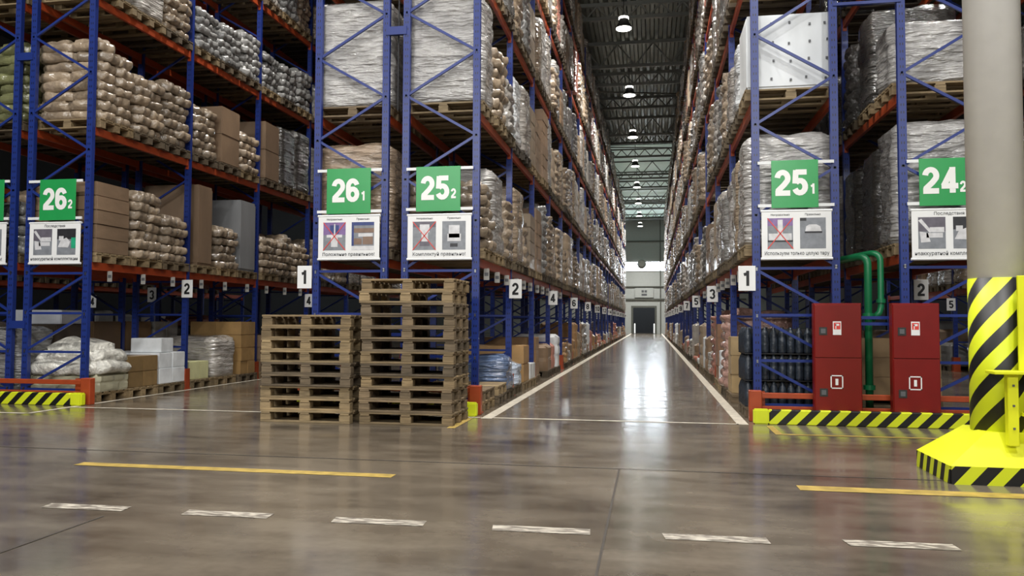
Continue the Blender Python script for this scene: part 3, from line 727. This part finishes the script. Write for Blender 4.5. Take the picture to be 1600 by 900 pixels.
aisle_sign('24-2', '24', '2', 3.39, 3.97, 2.78, 3.39, 3.25, 4.2)
aisle_sign('27-1', '27', '1', -10.70, -10.03, 2.83, 3.48, -10.9, -9.95)
def picture(kind, t, x0, x1, z0, z1, look):
    m = MB(); mats = ['photo_floor', 'photo_wall', 'photo_box', 'photo_blue', 'photo_dark', 'photo_green', 'photo_brown', 'photo_violet']
    def q(a, b, c, d, mi, lay):
        X = lambda u: x0+(x1-x0)*u; Z = lambda v: z0+(z1-z0)*v; y = -.0135-.0006*lay
        m.poly(((X(a), y, Z(c)), (X(b), y, Z(c)), (X(b), y, Z(d)), (X(a), y, Z(d))), mi)
    def tri(pts, mi, lay):
        m.poly([(x0+(x1-x0)*u, -.0135-.0006*lay, z0+(z1-z0)*v) for u, v in pts], mi)
    q(0, 1, 0, 1, 0, 0)
    if look == 'mess': q(0, 1, .55, 1, 1, 1); q(.3, .9, .35, .5, 2, 2); q(.42, .95, .52, .68, 2, 2); tri(((.1, .2), (.45, .22), (.35, .5), (.05, .55)), 2, 2); tri(((0, .9), (.12, .95), (.5, .55), (.42, .5)), 2, 3)
    if look == 'heap': q(0, 1, .6, 1, 4, 1); tri(((.05, .3), (.6, .28), (.72, .5), (.5, .66), (.2, .55)), 2, 2); q(.1, .35, .55, .72, 2, 3); q(.76, 1, .25, .66, 5, 2)
    if look == 'rack': q(0, 1, 0, .15, 2, 1); q(0, 1, .62, .78, 6, 1); q(0, 1, .88, 1, 3, 1); q(.05, .45, .2, .42, 6, 2); q(.5, .95, .2, .48, 6, 2); q(.3, .95, .48, .6, 2, 2); q(0, .1, .15, 1, 3, 3)
    if look == 'bluemess': q(0, 1, .55, 1, 7, 1); q(.3, .7, .6, .9, 3, 2); q(.15, .85, .46, .56, 2, 2); q(.35, .65, .12, .46, 2, 2); q(.48, .54, .5, .95, 2, 3)
    if look == 'stack': q(0, 1, .8, 1, 1, 1); q(.3, .72, .62, .9, 2, 2); q(.38, .66, .3, .62, 2, 2); q(.3, .74, .14, .3, 1, 2)
    if look == 'pale': q(.28, .74, .42, .86, 2, 1); q(.22, .8, .3, .56, 2, 1); q(.34, .66, .1, .22, 4, 2)
    if look == 'shelfmess': q(0, 1, .75, 1, 7, 1); q(.05, .95, .28, .5, 2, 2); q(.4, .6, .5, .95, 2, 2); q(0, 1, .22, .28, 4, 2)
    if look == 'box': q(.18, .86, .5, .56, 4, 2); tri(((.2, .56), (.84, .56), (.78, .72), (.64, .78), (.36, .78), (.24, .72)), 2, 2); q(0, .25, .9, 1, 4, 1)
    m.build('picture', mats, t)
def poster(x0, x1, z0, z1, looks, crossed, title, caption, label):
    t = thing('poster_board', label, 'poster', ((x0+x1)/2, YS, z0), group='white instruction boards')
    w = (x1-x0)/2; h = z1-z0
    MB().box(-w, w, -.012, 0, 0, h).bevel(.003).build('board', 'board_white', t)
    MB().lathe([(.018, -w-.01), (.018, w+.01)], 10).build('end_rail', 'white_steel', t).rotation_euler = (0, PI/2, 0)
    o = MB().lathe([(.018, -w-.01), (.018, w+.01)], 10).build('end_rail', 'white_steel', t, (0, 0, h)); o.rotation_euler = (0, PI/2, 0)
    pz0, pz1 = .13, h-.095; pw = w*.80/1
    a0, a1, b0, b1 = -w*.83, -w*.10, w*.10, w*.83
    picture('picture', t, a0, a1, pz0, pz1, looks[0]); picture('picture', t, b0, b1, pz0, pz1, looks[1])
    if crossed:
        m = MB(); y = -.018
        m.bar((a0, y, pz0), (a1, y, pz1), .012, .002); m.bar((a0, y, pz1), (a1, y, pz0), .012, .002); m.build('red_cross', 'cross_red', t)
    if isinstance(title, tuple):
        lettering('title_lettering', title[0], .026, 'ink_grey', t, ((a0+a1)/2, -.014, h-.062)); lettering('title_lettering', title[1], .026, 'ink_grey', t, ((b0+b1)/2, -.014, h-.062))
    else: lettering('title_lettering', title, .04, 'ink_grey', t, (0, -.014, h-.068))
    lettering('caption_lettering', caption, .046, 'ink_grey', t, (0, -.014, .05), bold=.012, wscale=min(1, 1.8*w/(len(caption)*.036)))
PO = 'white instruction board with %s, below the green %s sign'
poster(-9.55, -8.66, 2.15, 2.78, ('mess', 'heap'), 0, 'Последствия', 'неаккуратной комплектации', PO % ('two photos of spilled goods', '26-2'))
poster(-4.77, -3.84, 2.17, 2.80, ('bluemess', 'rack'), 1, ('Неправильно', 'Правильно'), 'Положение правильное!', PO % ('a crossed photo and a shelf photo', '26-1'))
poster(-3.42, -2.49, 2.16, 2.79, ('stack', 'pale'), 1, ('Неправильно', 'Правильно'), 'Комплектуй правильно!', PO % ('a crossed photo and a pale photo', '25-2'))
poster(1.44, 2.32, 2.12, 2.75, ('shelfmess', 'box'), 1, ('Неправильно', 'Правильно'), 'Используем только целую тару', PO % ('crossed photo and white-topped pallet photo', '25-1'))
poster(3.29, 4.18, 2.10, 2.73, ('mess', 'heap'), 0, 'Последствия', 'неаккуратной комплектации', PO % ('two photos of spilled goods', '24-2'))
poster(-10.86, -9.97, 2.15, 2.79, ('stack', 'pale'), 0, ('Неправильно', 'Правильно'), 'Комплектуй правильно!', 'white instruction board cut off by the picture edge beside the 26-2 rack')
PLATE = MB().box(-.11, .11, -.006, .006, 0, .33).bevel(.002).mesh('plate', 'board_white')
CLIP = MB().box(-.012, .012, 0, .05, .27, .31).mesh('clip', 'blue_steel')
NUM = {}
def bay_number(n, x, y, z, row):
    t = thing('bay_number_sign', 'white plate with black %s on the upright of the %s rack' % (n, row), 'sign', (x, y, z), group='bay number signs')
    put('plate', PLATE, t); put('clip', CLIP, t)
    if n not in NUM:
        NUM[n] = digits_mesh(str(n), .2, 'ink_black', .95 if n < 10 else .72, .2)
    put('number', NUM[n], t, (-.002, -.008, .065))
for n in range(2, 25, 2): bay_number(n, -2.31, D0+2.65*(n-1)-.08, 1.68, '25-2')
for n in range(1, 22, 2): bay_number(n, 1.25, D0+3.0*(n-1)-.08, 1.7, '25-1')
bay_number(1, -4.98, D0-.08, 1.75, '26-1'); bay_number(2, -8.52, D0+2.65-.08, 1.7, '26-2'); bay_number(4, -8.5, D0+3*2.65-.08, 1.62, '26-2')
bay_number(3, -11.05, D0+2*2.65-.08, 1.68, '27-1'); bay_number(4, -14.6, D0+3*2.65-.08, 1.6, '27-2')
bay_number(2, 4.33, D0+3.0-.08, 1.66, '24-2'); bay_number(5, 7.88, D0+12-.08, 1.62, '24-1')
CARD = MB().box(-.042, .042, -.002, .002, -.17, 0).mesh('card', 'card_paper')
CMARK = MB().box(-.03, .03, -.004, -.002, -.11, -.06).mesh('printed_mark', 'ink_grey')
for code, n in (('26-2', 9), ('25-2', 12), ('25-1', 10)):
    r = R[code]; x = (r['XR'] if r['ar'] else r['XL'])
    for i in range(n):
        if code == '25-1' and i in (0, 6, 7): continue
        t = thing('location_card', 'small white location card under the lowest beam of the %s rack, %s from the front' % (code, ordinal(i+1)), 'card', (x+(.05 if r['ar'] else -.05), slot_y(code, i)+random.uniform(-.05, .05), BEAM_Z[0]-.06), group='location cards of the %s rack' % code)
        put('card', CARD, t); put('printed_mark', CMARK, t)

# ------------------------------------------------------------------ barriers and rack end guards
def barrier(x0, x1, y, label, sides=''):
    t = thing('floor_barrier', label, 'barrier', ((x0+x1)/2, y, 0)); w = (x1-x0)/2; e = .19
    a, b = (-w+e if 'l' in sides else -w), (w-e if 'r' in sides else w)
    MB().box(a, b, -.05, .05, 0, .185).bevel(.01).build('striped_rail', 'barrier_stripes', t)
    for s, (p, q) in dict(l=(-w, -w+e), r=(w-e, w)).items():
        if s in sides: MB().box(p, q, -.055, .055, 0, .19).bevel(.016, 2).build('end_cap', 'hazard_yellow', t)
barrier(1.27, 4.4, 10.5, 'yellow and black striped floor barrier in front of the red cabinets', 'l')
barrier(-10.6, -8.33, 10.6, 'yellow and black striped floor barrier before the 26-2 rack', 'r')
barrier(-5.0, -2.31, 10.5, 'yellow floor barrier mostly hidden behind the pallet stacks', 'lr')
def end_guard(x0, x1, y, label, left, right):
    t = thing('rack_end_guard', label, 'guard rail', ((x0+x1)/2, y, 0)); w = (x1-x0)/2
    MB().box(-w, w, -.03, .03, .30, .37).bevel(.006).build('rail', 'orange_steel', t); MB().box(-w, w, -.03, .03, .14, .2).bevel(.006).build('rail', 'orange_steel', t)
    for s, x in ((left, -w), (right, w)):
        if s: MB().box(x-.08, x+.08, -.06, .06, 0, .4).bevel(.008).build('end_post', 'orange_steel', t)
end_guard(1.33, 4.3, 10.78, 'orange steel end guard with two rails before the 25-1 rack', 1, 1)
end_guard(-10.9, -8.38, 10.75, 'orange steel end guard with two rails before the 26-2 rack', 1, 1)
end_guard(-4.9, -2.38, 10.72, 'orange steel end guard behind the pallet stacks before the 25-2 rack', 1, 1)

tag(MB().tube([(-3.635, D0+.06, 4.35), (-3.63, D0+.06, 6), (-3.64, D0+.06, 9)], .012, 8).build('cable', 'ink_black'), 'thin black cable hanging in the gap between the 26-1 and 25-2 frames', 'cable')
# ------------------------------------------------------------------ fire cabinets and pipes
def cabinet(x0, x1, label, flag):
    t = thing('fire_cabinet', label, 'cabinet', ((x0+x1)/2, 10.57, 0), group='red fire cabinets'); w = (x1-x0)/2; H = 1.53
    MB().box(-w, w, .012, .14, .1, H).bevel(.006).build('body', 'cabinet_red', t)
    for z0, z1 in ((.12, .835), (.845, H-.02)):
        d = MB().box(-w+.008, w-.008, -.006, .012, z0, z1).bevel(.004).build('door', 'cabinet_red', t)
        zc = z0+.4*(z1-z0) if z0 < .5 else z0+.5*(z1-z0)
        MB().box(-w+.06, -w+.155, -.012, -.006, zc-.05, zc+.05).build('latch', 'lamp_body', d)
        MB().box(-w+.08, -w+.135, -.018, -.012, zc-.03, zc+.03).build('latch_handle', 'ink_grey', d)
    MB().box(-.06, .04, -.009, -.006, 1.13, 1.3).build('sticker', 'board_white', t)
    if flag: MB().box(-.05, .03, -.0105, -.009, 1.2, 1.285).build('sticker_picture', 'cross_red', t); MB().box(-.03, -.02, -.0115, -.0105, 1.205, 1.265).box(-.03, .015, -.0115, -.0105, 1.245, 1.27).build('sticker_mark', 'board_white', t)
    m = MB(); a, b, z0, z1, th = -.095, .055, .455, .625, .014
    m.box(a, b, -.009, -.006, z1-th, z1); m.box(a, b, -.009, -.006, z0, z0+th); m.box(a, a+th, -.009, -.006, z0, z1); m.box(b-th, b, -.009, -.006, z0, z1)
    m.box(-.037, -.003, -.009, -.006, z0+.045, z1-.045); m.build('extinguisher_mark', 'board_white', t)
    MB().box(-w+.02, -w+.08, .03, .12, 0, .1).build('foot', 'lamp_body', t); MB().box(w-.08, w-.02, .03, .12, 0, .1).build('foot', 'lamp_body', t)
cabinet(2.03, 2.60, 'red steel fire cabinet nearest the 25-1 rack, behind the striped barrier', 1)
cabinet(2.96, 3.51, 'red steel fire cabinet nearest the yellow column, behind the striped barrier', 1)
def arc_pipe(x, y, ztop, zbot, xl, zl):
    q = .11
    return [(x, y, zbot), (x, y, ztop-q)] + [(x-q*(1-math.cos(a))*.8, y+q*(1-math.cos(a))*.6, ztop-q+q*math.sin(a)) for a in (.3, .6, .9, 1.2, PI/2)] + [(x-.24, y+.3, ztop-.02), (x-.38, y+.8, ztop-.05)]
t = thing('fire_main_pipe', 'thick green riser pipe standing between the two red cabinets', 'pipe')
MB().tube(arc_pipe(2.84, 11.2, 2.17, 0.0, 2.3, 2.02), .05).build('riser', 'pipe_green', t, smooth=True)
MB().lathe([(.075, 0), (.075, .06)], 16, (2.84, 11.2, 1.35)).lathe([(.075, 0), (.075, .06)], 16, (2.84, 11.2, .4)).build('coupling', 'pipe_green', t)
t = thing('branch_pipe', 'green branch pipe bending over behind the thicker riser', 'pipe')
MB().tube([(2.9, 11.28, 1.32), (3.0, 11.28, 1.42)] + arc_pipe(3.02, 11.28, 2.22, 1.5, 2.5, 2.12)[0:], .042).build('branch', 'pipe_green', t, smooth=True)
MB().lathe([(.06, 0), (.06, .05)], 16, (3.02, 11.28, 1.55)).build('coupling', 'pipe_green', t)

# ------------------------------------------------------------------ column, skirt and guard
CX, CY = 2.875, 7.3
t = thing('column', 'round white building column with yellow and black hazard wrap', 'column', (CX, CY, 0))
MB().lathe([(.215, 1.66), (.215, 12.7)], 40).build('shaft', 'column_white', t, smooth=True)
MB().lathe([(.218, .0), (.218, 1.66)], 40).build('hazard_wrap', 'column_stripes', t, smooth=True)
t = thing('column_base_guard', 'bright yellow sloped base with striped edges around the column', 'column base', (CX, CY, 0))
def skirt():
    x0, x1, y0, y1, zz, zt = -.53, 1.0, -.41, .41, .145, .40
    a, b, c, d = -.20, .3, -.24, .24
    m = MB(); B = [(x0, y0), (x1, y0), (x1, y1), (x0, y1)]; T = [(a, c), (b, c), (b, d), (a, d)]
    for i in range(4):
        j = (i+1) % 4; m.poly(((*B[i], zz), (*B[j], zz), (*T[j], zt), (*T[i], zt)))
    m.poly([(*p, zt) for p in T]); m.build('sloped_top', 'guard_yellow', t)
    MB().box(x0+.01, x1, y0, y0+.03, 0, zz).build('front_edge', 'skirt_front_stripes', t)
    MB().box(x0, x0+.03, y0+.03, y1, 0, zz).build('side_edge', 'skirt_side_stripes', t)
    MB().box(x0+.03, x1, y1-.03, y1, 0, zz).build('back_edge', 'skirt_front_stripes', t)
skirt()
t = thing('steel_guard', 'yellow steel guard post and plates fixed in front of the column', 'guard', (2.83, 6.95, .33))
m = MB().box(-.04, .04, -.03, .04, -.02, .55).bevel(.006)
for z in (.12, .3, .46): m.box(-.008, .008, -.038, -.029, z-.008, z+.008, 1)
m.build('post', ['guard_yellow', 'ink_grey'], t)
MB().box(-.16, .6, -.1, .09, .55, .575).bevel(.004).build('shelf_plate', 'guard_yellow', t)
MB().box(.085, .6, .06, .085, .575, 1.34).bevel(.004).build('upright_plate', 'guard_yellow', t)
MB().box(.06, .6, -.08, .0, .22, .245).build('lower_plate', 'guard_yellow', t)
